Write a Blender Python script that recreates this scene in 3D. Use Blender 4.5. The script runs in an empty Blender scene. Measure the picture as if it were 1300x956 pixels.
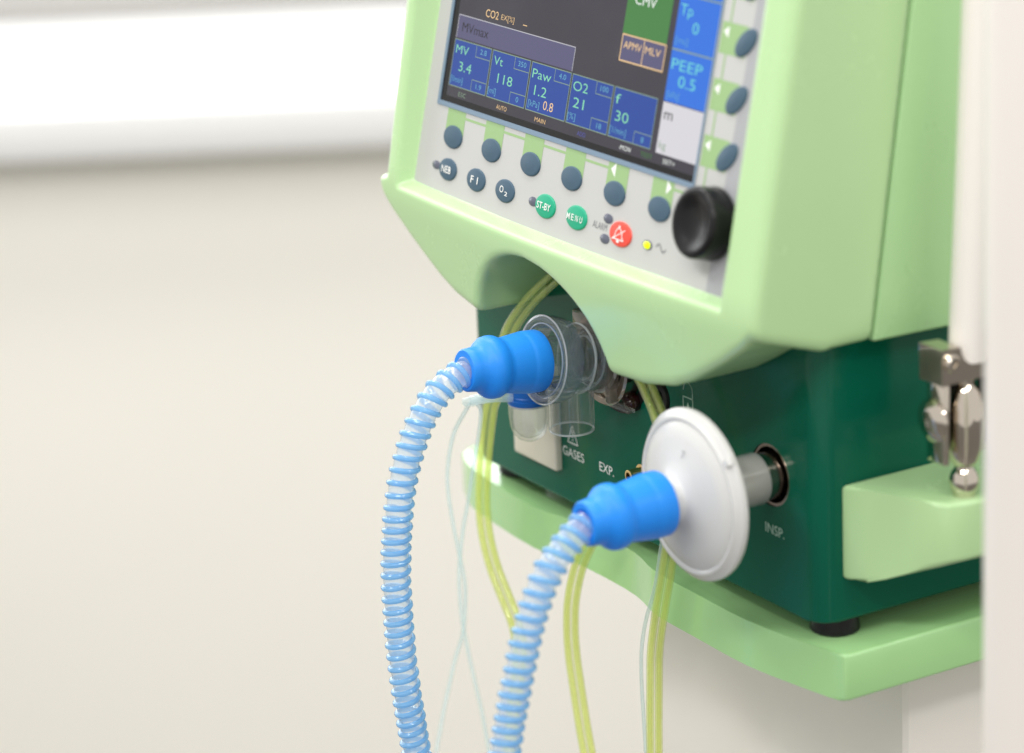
import bpy, bmesh, math, random
import numpy as np
from mathutils import Vector, Matrix

random.seed(7)
sc = bpy.context.scene
COL = sc.collection
MM = 0.001

# ------------------------------------------------------------------ camera
CAM_POS = Vector((1.0514, -0.7754, 0.5318))
YAW, PITCH, ROLL = -1.03485832, 0.3079067, 0.04344172
fw = Vector((math.sin(YAW) * math.cos(PITCH), math.cos(YAW) * math.cos(PITCH), -math.sin(PITCH)))
rt = Vector((math.cos(YAW), -math.sin(YAW), 0))
dn = fw.cross(rt)
r2 = rt * math.cos(ROLL) + dn * math.sin(ROLL)
d2 = -rt * math.sin(ROLL) + dn * math.cos(ROLL)
cam = bpy.data.cameras.new('camera')
cam_ob = bpy.data.objects.new('camera', cam)
COL.objects.link(cam_ob)
m = Matrix((r2, -d2, -fw)).transposed().to_4x4()
m.translation = CAM_POS
cam_ob.matrix_world = m
cam.sensor_fit = 'HORIZONTAL'
cam.sensor_width = 36
cam.lens = 4078.736 / 1300 * 36
cam.clip_start = 0.05
cam.clip_end = 50
cam.dof.use_dof = True
cam.dof.focus_distance = 1.485
cam.dof.aperture_fstop = 4.8
sc.camera = cam_ob

# ------------------------------------------------------------------ world and lamps
w = bpy.data.worlds.new('World')
sc.world = w
w.use_nodes = True
bg = w.node_tree.nodes['Background']
bg.inputs[0].default_value = (1.0, 0.975, 0.94, 1)
bg.inputs[1].default_value = 0.84


def area_lamp(name, loc, target, size, power, col):
    l = bpy.data.lights.new(name, 'AREA')
    l.shape = 'RECTANGLE'
    l.size, l.size_y = size
    l.energy = power
    l.color = col
    o = bpy.data.objects.new(name, l)
    COL.objects.link(o)
    o.location = loc
    o.rotation_euler = (Vector(target) - Vector(loc)).to_track_quat('-Z', 'Y').to_euler()
    return o


for loc, tgt, size, power in (((0.9, -1.5, 1.75), (-0.1, -0.1, 0.1), (1.4, 0.22), 20),
                              ((-0.5, -1.3, 1.75), (-0.3, 0.0, 0.1), (1.4, 0.22), 16),
                              ((0.0, -0.1, 1.75), (0.0, 0.0, 0.0), (1.4, 0.22), 9),
                              ((1.7, 0.3, 1.75), (0.0, 0.1, 0.1), (1.4, 0.22), 15),
                              ((-1.1, 0.2, 1.75), (-2.0, 1.0, -0.6), (1.6, 0.3), 43)):
    area_lamp('ceiling_lamp', loc, tgt, size, power, (1, 0.985, 0.955))

# daylight through the window over the sill, outside the frame to the top left
_e1 = Vector((math.cos(YAW), -math.sin(YAW), 0))
_e2 = Vector((math.sin(YAW), math.cos(YAW), 0))
_win = Vector((CAM_POS.x, CAM_POS.y, 1.02)) + _e2 * 3.2 - _e1 * 0.3
area_lamp('window_daylight', _win, _win - _e2 - Vector((0, 0, 0.10)), (4.4, 1.9), 66, (0.95, 0.98, 1.0))

sc.view_settings.view_transform = 'Standard'
sc.view_settings.look = 'None'
sc.view_settings.exposure = 0
sc.view_settings.gamma = 1
sc.view_settings.use_curve_mapping = False
sc.cycles.use_denoising = True
sc.cycles.max_bounces = 16
sc.cycles.transparent_max_bounces = 24
sc.cycles.transmission_bounces = 14
sc.cycles.caustics_refractive = True
sc.cycles.sample_clamp_indirect = 6


# ------------------------------------------------------------------ materials
def lin(r, g, b):
    f = lambda c: (c / 255 / 12.92) if c / 255 <= 0.04045 else ((c / 255 + 0.055) / 1.055) ** 2.4
    return (f(r), f(g), f(b))


def mat(name, col, rough=0.4, metal=0.0, coat=0.0, spec=0.5, trans=0.0, ior=1.49, emis=None, estr=0.0, sss=0.0,
        nscale=0.0, namt=0.0, bump=0.0, bscale=400.0, rvar=0.0):
    m = bpy.data.materials.new(name)
    m.use_nodes = True
    nt = m.node_tree
    b = nt.nodes['Principled BSDF']
    b.inputs['Base Color'].default_value = (*col, 1)
    b.inputs['Roughness'].default_value = rough
    b.inputs['Metallic'].default_value = metal
    b.inputs['IOR'].default_value = ior
    b.inputs['Coat Weight'].default_value = coat
    b.inputs['Specular IOR Level'].default_value = spec
    b.inputs['Coat Roughness'].default_value = 0.06
    b.inputs['Transmission Weight'].default_value = trans
    if sss:
        b.inputs['Subsurface Weight'].default_value = sss
        b.inputs['Subsurface Radius'].default_value = (0.004, 0.004, 0.004)
        b.inputs['Subsurface Scale'].default_value = 1.0
    if emis:
        b.inputs['Emission Color'].default_value = (*emis, 1)
        b.inputs['Emission Strength'].default_value = estr
    tc = nt.nodes.new('ShaderNodeTexCoord')
    if namt or rvar:
        n = nt.nodes.new('ShaderNodeTexNoise')
        n.inputs['Scale'].default_value = nscale or 30
        n.inputs['Detail'].default_value = 8
        n.inputs['Roughness'].default_value = 0.62
        nt.links.new(tc.outputs['Object'], n.inputs['Vector'])
        if namt:
            mx = nt.nodes.new('ShaderNodeMix')
            mx.data_type = 'RGBA'
            mx.inputs['A'].default_value = (*[c * (1 - namt) for c in col], 1)
            mx.inputs['B'].default_value = (*[min(1, c * (1 + namt)) for c in col], 1)
            nt.links.new(n.outputs['Fac'], mx.inputs['Factor'])
            nt.links.new(mx.outputs['Result'], b.inputs['Base Color'])
        if rvar:
            mr = nt.nodes.new('ShaderNodeMapRange')
            mr.inputs['From Min'].default_value = 0.3
            mr.inputs['From Max'].default_value = 0.7
            mr.inputs['To Min'].default_value = max(0, rough - rvar)
            mr.inputs['To Max'].default_value = rough + rvar
            nt.links.new(n.outputs['Fac'], mr.inputs['Value'])
            nt.links.new(mr.outputs['Result'], b.inputs['Roughness'])
    if bump:
        n2 = nt.nodes.new('ShaderNodeTexNoise')
        n2.inputs['Scale'].default_value = bscale
        n2.inputs['Detail'].default_value = 3
        nt.links.new(tc.outputs['Object'], n2.inputs['Vector'])
        bp = nt.nodes.new('ShaderNodeBump')
        bp.inputs['Strength'].default_value = bump
        bp.inputs['Distance'].default_value = 0.0005
        nt.links.new(n2.outputs['Fac'], bp.inputs['Height'])
        nt.links.new(bp.outputs['Normal'], b.inputs['Normal'])
    return m


def thin_clear(name, tint, haze_col, haze, rough=0.03, ior=1.5, through=0.5):
    """Thin clear plastic: tinted see-through wall, a little milkiness, fresnel gloss."""
    m = bpy.data.materials.new(name)
    m.use_nodes = True
    nt = m.node_tree
    nt.nodes.clear()
    out = nt.nodes.new('ShaderNodeOutputMaterial')
    tr = nt.nodes.new('ShaderNodeBsdfTransparent')
    tr.inputs[0].default_value = (*tint, 1)
    df = nt.nodes.new('ShaderNodeBsdfDiffuse')
    df.inputs[0].default_value = (*haze_col, 1)
    tl = nt.nodes.new('ShaderNodeBsdfTranslucent')
    tl.inputs[0].default_value = (*haze_col, 1)
    ms = nt.nodes.new('ShaderNodeMixShader')
    ms.inputs[0].default_value = through
    nt.links.new(df.outputs[0], ms.inputs[1])
    nt.links.new(tl.outputs[0], ms.inputs[2])
    m1 = nt.nodes.new('ShaderNodeMixShader')
    m1.inputs[0].default_value = haze
    nt.links.new(tr.outputs[0], m1.inputs[1])
    nt.links.new(ms.outputs[0], m1.inputs[2])
    gl = nt.nodes.new('ShaderNodeBsdfGlossy')
    gl.inputs['Roughness'].default_value = rough
    lw = nt.nodes.new('ShaderNodeLayerWeight')      # Schlick's fresnel, alike on both sides of the wall
    lw.inputs['Blend'].default_value = 0.5
    pw = nt.nodes.new('ShaderNodeMath')
    pw.operation = 'POWER'
    pw.inputs[1].default_value = 4.0
    fr = nt.nodes.new('ShaderNodeMapRange')
    fr.inputs['To Min'].default_value = ((ior - 1) / (ior + 1)) ** 2
    fr.inputs['To Max'].default_value = 1.0
    nt.links.new(lw.outputs['Facing'], pw.inputs[0])
    nt.links.new(pw.outputs[0], fr.inputs['Value'])
    m2 = nt.nodes.new('ShaderNodeMixShader')
    nt.links.new(fr.outputs[0], m2.inputs[0])
    nt.links.new(m1.outputs[0], m2.inputs[1])
    nt.links.new(gl.outputs[0], m2.inputs[2])
    nt.links.new(m2.outputs[0], out.inputs[0])
    return m


def translucent(name, col, tl_amt=0.35, rough=0.3, ior=1.45):
    """Soft moulded plastic that lets light through: diffuse, translucent, fresnel gloss."""
    m = bpy.data.materials.new(name)
    m.use_nodes = True
    nt = m.node_tree
    b = nt.nodes['Principled BSDF']
    b.inputs['Base Color'].default_value = (*col, 1)
    b.inputs['Roughness'].default_value = rough
    b.inputs['IOR'].default_value = ior
    out = nt.nodes['Material Output']
    tl = nt.nodes.new('ShaderNodeBsdfTranslucent')
    tl.inputs[0].default_value = (*col, 1)
    ms = nt.nodes.new('ShaderNodeMixShader')
    ms.inputs[0].default_value = tl_amt
    nt.links.new(b.outputs[0], ms.inputs[1])
    nt.links.new(tl.outputs[0], ms.inputs[2])
    nt.links.new(ms.outputs[0], out.inputs[0])
    return m


M = {}
M['light_green'] = mat('light_green_plastic', (0.45, 0.67, 0.345), 0.25, coat=0.25, nscale=14, namt=0.02, rvar=0.05, bump=0.02, bscale=900)
M['cover_green'] = mat('cover_green_plastic', (0.44, 0.70, 0.35), 0.3, coat=0.2, nscale=14, namt=0.02, rvar=0.05)
M['tray_green'] = mat('tray_green_lacquer', (0.38, 0.67, 0.30), 0.2, coat=0.5, nscale=18, namt=0.02, rvar=0.04)
M['dark_green'] = mat('dark_green_lacquer', (0.003, 0.105, 0.062), 0.15, spec=0.2, nscale=10, namt=0.05, rvar=0.04, bump=0.03, bscale=700)
M['panel_white'] = mat('membrane_white', (0.49, 0.495, 0.485), 0.42, nscale=40, namt=0.015)
M['panel_grey'] = mat('membrane_grey', (0.36, 0.365, 0.39), 0.42)
M['stripe_green'] = mat('print_green', (0.285, 0.45, 0.20), 0.42)
M['key_blue'] = mat('key_blue_grey', (0.055, 0.105, 0.155), 0.42, spec=0.3, nscale=300, namt=0.05)
M['key_teal'] = mat('key_teal', (0.004, 0.36, 0.20), 0.4)
M['key_red'] = mat('key_red', (0.80, 0.07, 0.045), 0.4)
M['print_white'] = mat('print_white', (0.85, 0.86, 0.84), 0.5)
M['print_pale'] = mat('print_pale_green', (0.42, 0.60, 0.50), 0.5)
M['print_grey'] = mat('print_grey', (0.16, 0.17, 0.19), 0.5)
M['lamp_dark'] = mat('lamp_lens_dark', (0.10, 0.11, 0.15), 0.2)
M['lamp_lit'] = mat('lamp_lens_lit', (0.5, 0.6, 0.0), 0.2, emis=(0.62, 0.75, 0.0), estr=0.9)
M['frame_blue'] = mat('screen_frame_blue_grey', (0.17, 0.25, 0.34), 0.35)
M['black_rubber'] = mat('black_plastic', (0.006, 0.006, 0.007), 0.3, spec=0.3, nscale=200, namt=0.1)
M['black_hole'] = mat('black_recess', (0.004, 0.005, 0.005), 0.6)
M['screen_dark'] = mat('screen_dark', (0.02, 0.02, 0.025), 0.18, nscale=25, rvar=0.12, emis=lin(56, 52, 62), estr=0.6, spec=0.3)
M['scr_purple'] = mat('screen_purple', (0.02, 0.02, 0.03), 0.2, emis=lin(90, 88, 126), estr=0.75, spec=0.3)
M['scr_blue'] = mat('screen_blue', (0.01, 0.02, 0.05), 0.2, emis=lin(22, 66, 160), estr=0.8, spec=0.3)
M['scr_bright'] = mat('screen_bright_blue', (0.01, 0.02, 0.05), 0.2, emis=lin(36, 112, 224), estr=0.9, spec=0.3)
M['scr_green'] = mat('screen_green', (0.01, 0.03, 0.01), 0.2, emis=lin(66, 128, 64), estr=0.85, spec=0.3)
M['scr_white'] = mat('screen_white', (0.05, 0.05, 0.05), 0.2, emis=lin(208, 206, 212), estr=0.95)
M['scr_text'] = mat('screen_text_green', (0.05, 0.1, 0.08), 0.3, emis=lin(118, 206, 160), estr=0.9)
M['scr_dim'] = mat('screen_text_dim', (0.03, 0.06, 0.08), 0.3, emis=lin(76, 150, 178), estr=1.0)
M['scr_line'] = mat('screen_line', (0.05, 0.06, 0.05), 0.3, emis=lin(118, 146, 120), estr=0.9)
M['scr_pale'] = mat('screen_pale_line', (0.08, 0.08, 0.08), 0.3, emis=lin(176, 176, 186), estr=0.9)
M['scr_cyan'] = mat('screen_text_cyan', (0.03, 0.08, 0.08), 0.3, emis=lin(92, 200, 196), estr=1.0)
M['scr_black'] = mat('screen_black_border', (0.006, 0.006, 0.007), 0.2, spec=0.3)
M['clear_grey'] = thin_clear('clear_plastic_grey_edge', (0.90, 0.91, 0.94), (0.60, 0.61, 0.66), 0.18, 0.03, 1.9)
M['clear_brown'] = thin_clear('clear_plastic_brown_tint', (0.72, 0.68, 0.64), (0.36, 0.32, 0.29), 0.4, 0.05, 1.7)
M['edge_glint'] = thin_clear('edge_glint_haze', (0.9, 0.93, 0.95), (0.88, 0.90, 0.93), 0.42, 0.03, 2.0)  # pale haze colour standing in for bright edges of clear plastic
M['scr_amber'] = mat('screen_text_amber', (0.1, 0.08, 0.05), 0.3, emis=lin(226, 186, 130), estr=1.0)
M['scr_ink'] = mat('screen_text_ink', (0.01, 0.01, 0.01), 0.3, emis=lin(30, 30, 40), estr=0.4, spec=0.2)
M['scr_violet'] = mat('screen_text_violet', (0.01, 0.01, 0.03), 0.3, emis=lin(76, 82, 170), estr=0.9)
M['scr_white_text'] = mat('screen_text_white', (0.1, 0.1, 0.1), 0.3, emis=lin(235, 240, 236), estr=1.0)
M['blue_cuff'] = translucent('blue_rubber_cuff', (0.018, 0.30, 0.92), 0.2, 0.42)
M['blue_coil'] = thin_clear('blue_hose_rib', (0.62, 0.84, 1.0), (0.38, 0.69, 0.97), 0.54, 0.14)
M['hose_wall'] = thin_clear('clear_hose_wall', (0.96, 0.98, 0.98), (0.92, 0.95, 0.95), 0.42, 0.1)
M['tube_yellow'] = thin_clear('yellow_clear_tube', (0.975, 0.99, 0.80), (0.92, 0.98, 0.44), 0.25, 0.04, 1.65)
M['tube_cyan'] = thin_clear('cyan_clear_tube', (0.94, 0.98, 0.985), (0.80, 0.91, 0.92), 0.30, 0.05)
M['glass'] = thin_clear('clear_moulded_plastic', (0.95, 0.965, 0.96), (0.7, 0.72, 0.7), 0.04, 0.03, 1.75)
M['clear_thin'] = thin_clear('clear_thin_plastic', (0.97, 0.985, 0.975), (0.7, 0.72, 0.7), 0.05, 0.02, 1.6)
M['frosted'] = thin_clear('frosted_plastic', (0.92, 0.93, 0.92), (0.86, 0.87, 0.85), 0.40, 0.12)
M['filter_white'] = thin_clear('filter_white_plastic', (0.92, 0.93, 0.92), (0.83, 0.83, 0.815), 0.78, 0.25, 1.45, 0.15)
M['trap_blue'] = translucent('trap_cap_blue', (0.006, 0.13, 0.50), 0.2, 0.3)
M['chrome'] = mat('chrome', (0.64, 0.58, 0.50), 0.06, metal=1.0, nscale=60, rvar=0.04)
M['steel'] = mat('brushed_steel', (0.44, 0.38, 0.33), 0.2, metal=1.0, nscale=120, rvar=0.06)
M['cream'] = mat('cream_plastic', (0.72, 0.68, 0.58), 0.4)
M['brass'] = mat('brass', (0.75, 0.55, 0.25), 0.25, metal=1.0)
M['maroon'] = mat('dark_maroon_bead', (0.02, 0.004, 0.005), 0.12)
M['pole_white'] = mat('white_enamel', (0.80, 0.76, 0.72), 0.3, coat=0.3, nscale=8, namt=0.02)
M['wall'] = mat('wall_paint', (0.845, 0.825, 0.76), 0.6, nscale=1.2, namt=0.03, bump=0.1, bscale=120)
M['sill'] = mat('sill_laminate', (0.70, 0.705, 0.70), 0.35, nscale=2, namt=0.01)
M['frame_grey'] = mat('window_frame_grey', (0.34, 0.33, 0.32), 0.4)
M['column'] = mat('column_pale_enamel', (0.86, 0.82, 0.77), 0.45)
M['floor'] = mat('floor_vinyl', (0.13, 0.12, 0.11), 0.35, nscale=6, namt=0.08)


# ------------------------------------------------------------------ mesh building
class MB:
    def __init__(self):
        self.v, self.f, self.mi, self.mats = [], [], [], []

    def _m(self, m):
        if m not in self.mats:
            self.mats.append(m)
        return self.mats.index(m)

    def add(self, verts, faces, m):
        o = len(self.v)
        k = self._m(m)
        self.v += [tuple(p) for p in verts]
        for f in faces:
            self.f.append(tuple(i + o for i in f))
            self.mi.append(k)

    def build(self, name, parent=None, smooth=True, angle=35):
        me = bpy.data.meshes.new(name)
        me.from_pydata([(x * MM, y * MM, z * MM) for x, y, z in self.v], [], self.f)
        for k in self.mats:
            me.materials.append(M[k])
        me.polygons.foreach_set('material_index', self.mi)
        me.validate()
        bm = bmesh.new()
        bm.from_mesh(me)
        bmesh.ops.recalc_face_normals(bm, faces=bm.faces)
        bm.to_mesh(me)
        bm.free()
        if smooth:
            me.shade_smooth()
            me.set_sharp_from_angle(angle=math.radians(angle))
        return link(name, me, parent)


def link(name, me, parent=None):
    o = bpy.data.objects.new(name, me)
    COL.objects.link(o)
    if parent is not None:
        o.parent = parent
        o.matrix_parent_inverse = parent.matrix_world.inverted()
    return o


def thing(name, loc, label, cat, group=None):
    o = bpy.data.objects.new(name, None)
    COL.objects.link(o)
    o.empty_display_size = 0.02
    o.location = [c * MM for c in loc]
    o.matrix_world = Matrix.Translation(o.location)
    tag(o, label, cat, group)
    return o


def tag(o, label=None, cat=None, group=None, kind=None):
    if label:
        o['label'] = label
    if cat:
        o['category'] = cat
    if group:
        o['group'] = group
    if kind:
        o['kind'] = kind
    return o


def basis(ax):
    ax = Vector(ax).normalized()
    u = ax.orthogonal().normalized()
    if abs(ax.z) < 0.9:
        u = (Vector((0, 0, 1)) - ax * ax.z).normalized()
    return ax, u, ax.cross(u).normalized()


def lathe(mb, m, org, axis, prof, seg=48):
    """prof: list of (t along the axis, radius). radius 0 closes."""
    ax, u, v = basis(axis)
    org = Vector(org)
    rows = []
    vs, fs = [], []
    for t, r in prof:
        if r <= 1e-6:
            rows.append([len(vs)])
            vs.append(org + ax * t)
        else:
            rows.append(list(range(len(vs), len(vs) + seg)))
            for k in range(seg):
                a = 2 * math.pi * k / seg
                vs.append(org + ax * t + (u * math.cos(a) + v * math.sin(a)) * r)
    for a, b in zip(rows, rows[1:]):
        for k in range(seg):
            n = (k + 1) % seg
            if len(a) == 1 and len(b) == 1:
                continue
            if len(a) == 1:
                fs.append((a[0], b[k], b[n]))
            elif len(b) == 1:
                fs.append((a[k], b[0], a[n]))
            else:
                fs.append((a[k], b[k], b[n], a[n]))
    mb.add(vs, fs, m)


def smooth_path(pts, step=1.5):
    """Catmull-Rom through pts, resampled at an even step."""
    P = [np.array(p, float) for p in pts]
    P = [2 * P[0] - P[1]] + P + [2 * P[-1] - P[-2]]
    out = []
    for i in range(1, len(P) - 2):
        for k in range(24):
            t = k / 24
            a, b, c, d = P[i - 1:i + 3]
            out.append(0.5 * (2 * b + (c - a) * t + (2 * a - 5 * b + 4 * c - d) * t * t + (3 * b - a - 3 * c + d) * t ** 3))
    out.append(P[-2])
    out = np.array(out)
    for _ in range(6):
        out[1:-1] = (out[:-2] + 2 * out[1:-1] + out[2:]) / 4
    L = np.concatenate([[0], np.cumsum(np.linalg.norm(np.diff(out, axis=0), axis=1))])
    n = max(3, int(L[-1] / step))
    s = np.linspace(0, L[-1], n + 1)
    return np.stack([np.interp(s, L, out[:, k]) for k in range(3)], 1), s


def frames(path):
    T = np.gradient(path, axis=0)
    T /= np.linalg.norm(T, axis=1)[:, None]
    u = np.array(Vector(T[0]).orthogonal().normalized())
    U = []
    for t in T:
        u = u - t * (u @ t)
        u /= np.linalg.norm(u)
        U.append(u)
    U = np.array(U)
    return T, U, np.cross(T, U)


def tube(mb, m, path, r, seg=12, cap=True):
    T, U, V = frames(path)
    a = np.linspace(0, 2 * math.pi, seg, endpoint=False)
    rr = np.broadcast_to(np.asarray(r, float), (len(path),))
    ring = path[:, None] + rr[:, None, None] * (U[:, None] * np.cos(a)[None, :, None] + V[:, None] * np.sin(a)[None, :, None])
    n = len(path)
    fs = []
    for i in range(n - 1):
        for k in range(seg):
            q = (k + 1) % seg
            fs.append((i * seg + k, i * seg + q, (i + 1) * seg + q, (i + 1) * seg + k))
    if cap:
        fs.append(tuple(range(seg)))
        fs.append(tuple((n - 1) * seg + k for k in range(seg)))
    mb.add(ring.reshape(-1, 3), fs, m)


def rbox(mb, m, x0, x1, y0, y1, z0, z1, r=2.0, seg=3, mtx=None):
    bm = bmesh.new()
    bmesh.ops.create_cube(bm, size=1)
    for v in bm.verts:
        v.co = Vector(((x0 + x1) / 2 + v.co.x * (x1 - x0), (y0 + y1) / 2 + v.co.y * (y1 - y0), (z0 + z1) / 2 + v.co.z * (z1 - z0)))
    if r:
        bmesh.ops.bevel(bm, geom=list(bm.edges), offset=r, segments=seg, affect='EDGES', profile=0.5)
    if mtx is not None:
        bmesh.ops.transform(bm, matrix=mtx, verts=bm.verts)
    bm.verts.index_update()
    mb.add([v.co for v in bm.verts], [[v.index for v in f.verts] for f in bm.faces], m)
    bm.free()


def prism(mb, m, poly, z0, z1, r=2.0, seg=3, zb=None, zt=None):
    """Upright prism over an outline, bevelled; zb/zt may be functions of (x, y)."""
    bm = bmesh.new()
    lo = [bm.verts.new((x, y, zb(x, y) if zb else z0)) for x, y in poly]
    hi = [bm.verts.new((x, y, zt(x, y) if zt else z1)) for x, y in poly]
    n = len(poly)
    bm.faces.new(hi)
    bm.faces.new(lo[::-1])
    for i in range(n):
        j = (i + 1) % n
        bm.faces.new((lo[i], lo[j], hi[j], hi[i]))
    if r:
        es = [e for e in bm.edges if (e.verts[0] in lo) == (e.verts[1] in lo)] if r > 0 else list(bm.edges)
        bmesh.ops.bevel(bm, geom=es, offset=abs(r), segments=seg, affect='EDGES', profile=0.5)
    bm.verts.index_update()
    mb.add([v.co for v in bm.verts], [[v.index for v in f.verts] for f in bm.faces], m)
    bm.free()


# frames for things lying on a plane: P(a, b, h) -> point
TILT = 0.22723873
VX = np.array([1.0, 0, 0])
VV = np.array([0, math.sin(TILT), math.cos(TILT)])
VN = np.array([0, -math.cos(TILT), math.sin(TILT)])


def PF(a, b, h=0.0):                 # tilted control panel: x, distance up the panel, height over it
    return VX * a + VV * b + VN * (66.4 + h)


def BF(a, b, h=0.0):                 # upright front of the base cabinet
    return np.array([a, -h, b])


def flat(mb, m, P, pts, h):
    mb.add([P(a, b, h) for a, b in pts], [tuple(range(len(pts)))], m)


def rect(mb, m, P, a0, a1, b0, b1, h):
    flat(mb, m, P, [(a0, b0), (a1, b0), (a1, b1), (a0, b1)], h)


def stroke(mb, m, P, pts, wd, h, closed=False):
    pts = [np.array(p, float) for p in pts]
    if closed:
        pts = pts + [pts[0]]
    for p, q in zip(pts, pts[1:]):
        d = q - p
        L = np.linalg.norm(d)
        if L < 1e-6:
            continue
        d /= L
        n = np.array([-d[1], d[0]]) * wd / 2
        p2, q2 = p - d * wd * 0.4, q + d * wd * 0.4
        flat(mb, m, P, [p2 - n, q2 - n, q2 + n, p2 + n], h)


_txt = {}


def glyphs(s, bold=0.0):
    key = (s, bold)
    if key not in _txt:
        c = bpy.data.curves.new('lettering_outline', 'FONT')
        c.body = s
        c.size = 1
        c.resolution_u = 3
        c.offset = bold
        o = bpy.data.objects.new('lettering_outline', c)
        COL.objects.link(o)
        me = bpy.data.meshes.new_from_object(o.evaluated_get(bpy.context.evaluated_depsgraph_get()))
        v = np.array([p.co[:2] for p in me.vertices])
        f = [tuple(p.vertices) for p in me.polygons]
        bpy.data.objects.remove(o)
        bpy.data.curves.remove(c)
        bpy.data.meshes.remove(me)
        _txt[key] = (v, f)
    return _txt[key]


def text(mb, m, P, s, a, b, cap, sx=1.42, h=0.3, width=None, align='c', bold=-0.004, rot=0.0):
    """Lettering centred on (a, b); cap = height of a capital."""
    v, f = glyphs(s, bold)
    k = cap / 0.70
    q = v.copy()
    x0, x1 = q[:, 0].min(), q[:, 0].max()
    y0, y1 = 0.0, 0.70
    q[:, 0] -= (x0 + x1) / 2 if align == 'c' else x0
    q[:, 1] -= (y0 + y1) / 2
    q *= k
    q[:, 0] *= sx
    if width:
        q[:, 0] *= width / ((x1 - x0) * k * sx)
    if rot:
        c_, s_ = math.cos(rot), math.sin(rot)
        q = np.stack([q[:, 0] * c_ - q[:, 1] * s_, q[:, 0] * s_ + q[:, 1] * c_], 1)
    mb.add([P(a + x, b + y, h) for x, y in q], f, m)


def pill(mb, m, P, a, b, ra, rb, hgt, ang=0.0, seg=40, dome=0.5, base=0.0):
    """A low oval key with a rounded rim and a slightly domed top."""
    prof = [(1.0, 0.0), (1.0, 0.55), (0.975, 0.8), (0.92, 0.95), (0.8, 1.0), (0.5, 1.0 + dome * 0.7), (0.0, 1.0 + dome)]
    vs, rows = [], []
    for k, t in prof:
        if k == 0:
            rows.append([len(vs)])
            vs.append(P(a, b, base + hgt * t))
            continue
        rows.append(list(range(len(vs), len(vs) + seg)))
        for i in range(seg):
            th = 2 * math.pi * i / seg
            x, y = ra * k * math.cos(th), rb * k * math.sin(th)
            vs.append(P(a + x * math.cos(ang) - y * math.sin(ang), b + x * math.sin(ang) + y * math.cos(ang), base + hgt * t))
    fs = []
    for r0, r1 in zip(rows, rows[1:]):
        for k in range(seg):
            n = (k + 1) % seg
            fs.append((r0[k], r0[n], r1[0]) if len(r1) == 1 else (r0[k], r0[n], r1[n], r1[k]))
    mb.add(vs, fs, m)


# ------------------------------------------------------------------ the room
C_H = np.array([CAM_POS.x, CAM_POS.y, 0]) * 1000
E1 = np.array([math.cos(YAW), -math.sin(YAW), 0])
E2 = np.array([math.sin(YAW), math.cos(YAW), 0])


def room(x, d, z):                    # metres right, metres ahead, mm up
    p = C_H + E1 * x * 1000 + E2 * d * 1000
    return (p[0], p[1], z)


def room_box(mb, m, x0, x1, d0, d1, z0, z1, r=0):
    mt = Matrix(((E1[0], E2[0], 0, C_H[0]), (E1[1], E2[1], 0, C_H[1]), (0, 0, 1, 0), (0, 0, 0, 1)))
    rbox(mb, m, x0 * 1000, x1 * 1000, d0 * 1000, d1 * 1000, z0, z1, r, 3, mt)


mb = MB()
room_box(mb, 'floor', -4, 4, -2.0, 2.76, -960, -900)
tag(mb.build('floor'), kind='structure')
mb = MB()
room_box(mb, 'wall', -4, 4, 2.738, 3.2, -960, -119)
tag(mb.build('wall'), kind='structure')
mb = MB()
room_box(mb, 'sill', -4, 4, 2.70, 3.2, -116, -71.5, 4)
o = mb.build('window_sill')
tag(o, 'deep white window sill running along the top of the cream wall', 'window sill')
mb = MB()
room_box(mb, 'frame_grey', -4, 4, 3.105, 3.16, -71, -10, 3)
o = mb.build('window_frame')
tag(o, 'grey lower rail of the window frame behind the white sill', 'window frame')

# ------------------------------------------------------------------ trolley
trolley = thing('trolley', (-146, 120, -900), 'light green trolley with a wavy fronted tray under the ventilator', 'trolley')
front = [(-332, 40), (-331, 18), (-324, 9), (-312, 4), (-300, 0.5), (-278, -2), (-252, -4.2), (-232, -4.8), (-219, -3.6), (-207, -0.6), (-193, 0.8),
         (-176, 1.1), (-159, 0.8), (-147, -0.2), (-138, -2), (-129, -4.6), (-119, -6.4), (-107, -6.9), (-90, -7.1), (-60, -7.7), (-46, -7.4), (-30, -5.6), (-10, -2.2), (5, 0.6),
         (10.5, 2.2), (12.8, 3.0), (13.8, 5)]
poly = front + [(13.0, 300), (-332, 300)]
mb = MB()
prism(mb, 'tray_green', poly, -34, -12, 1.6, 3)
mb.build('tray', trolley)
mb = MB()
prism(mb, 'column', [(-227, 62), (-226, 60), (-20, 60), (-18, 62), (-18, 240), (-227, 240)], -860, -34.3, 0)
mb.build('column', trolley)
for sx in (-1, 1):
    mb = MB()
    rbox(mb, 'frame_grey', -146 + sx * 190 - 25, -146 + sx * 190 + 25, -120, 360, -862, -835, 6)
    mb.build('base_beam', trolley)

# ------------------------------------------------------------------ ventilator
vent = thing('ventilator', (-146, 130, -12), 'green hospital ventilator with tilted screen head on a dark green cabinet', 'ventilator')


def smax(a, b, k):
    h = np.maximum(k - np.abs(a - b), 0)
    return np.maximum(a, b) + h * h / (4 * k)


def smooth01(t):
    t = np.clip(t, 0, 1)
    return t * t * (3 - 2 * t)


SM_X = np.array([0, 40, 70, 92, 105, 118, 132, 147, 152, 160, 175])
SM_Z = np.array([94.5, 95, 97, 101.7, 107, 114, 122, 131.5, 135.5, 143, 160])


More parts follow.
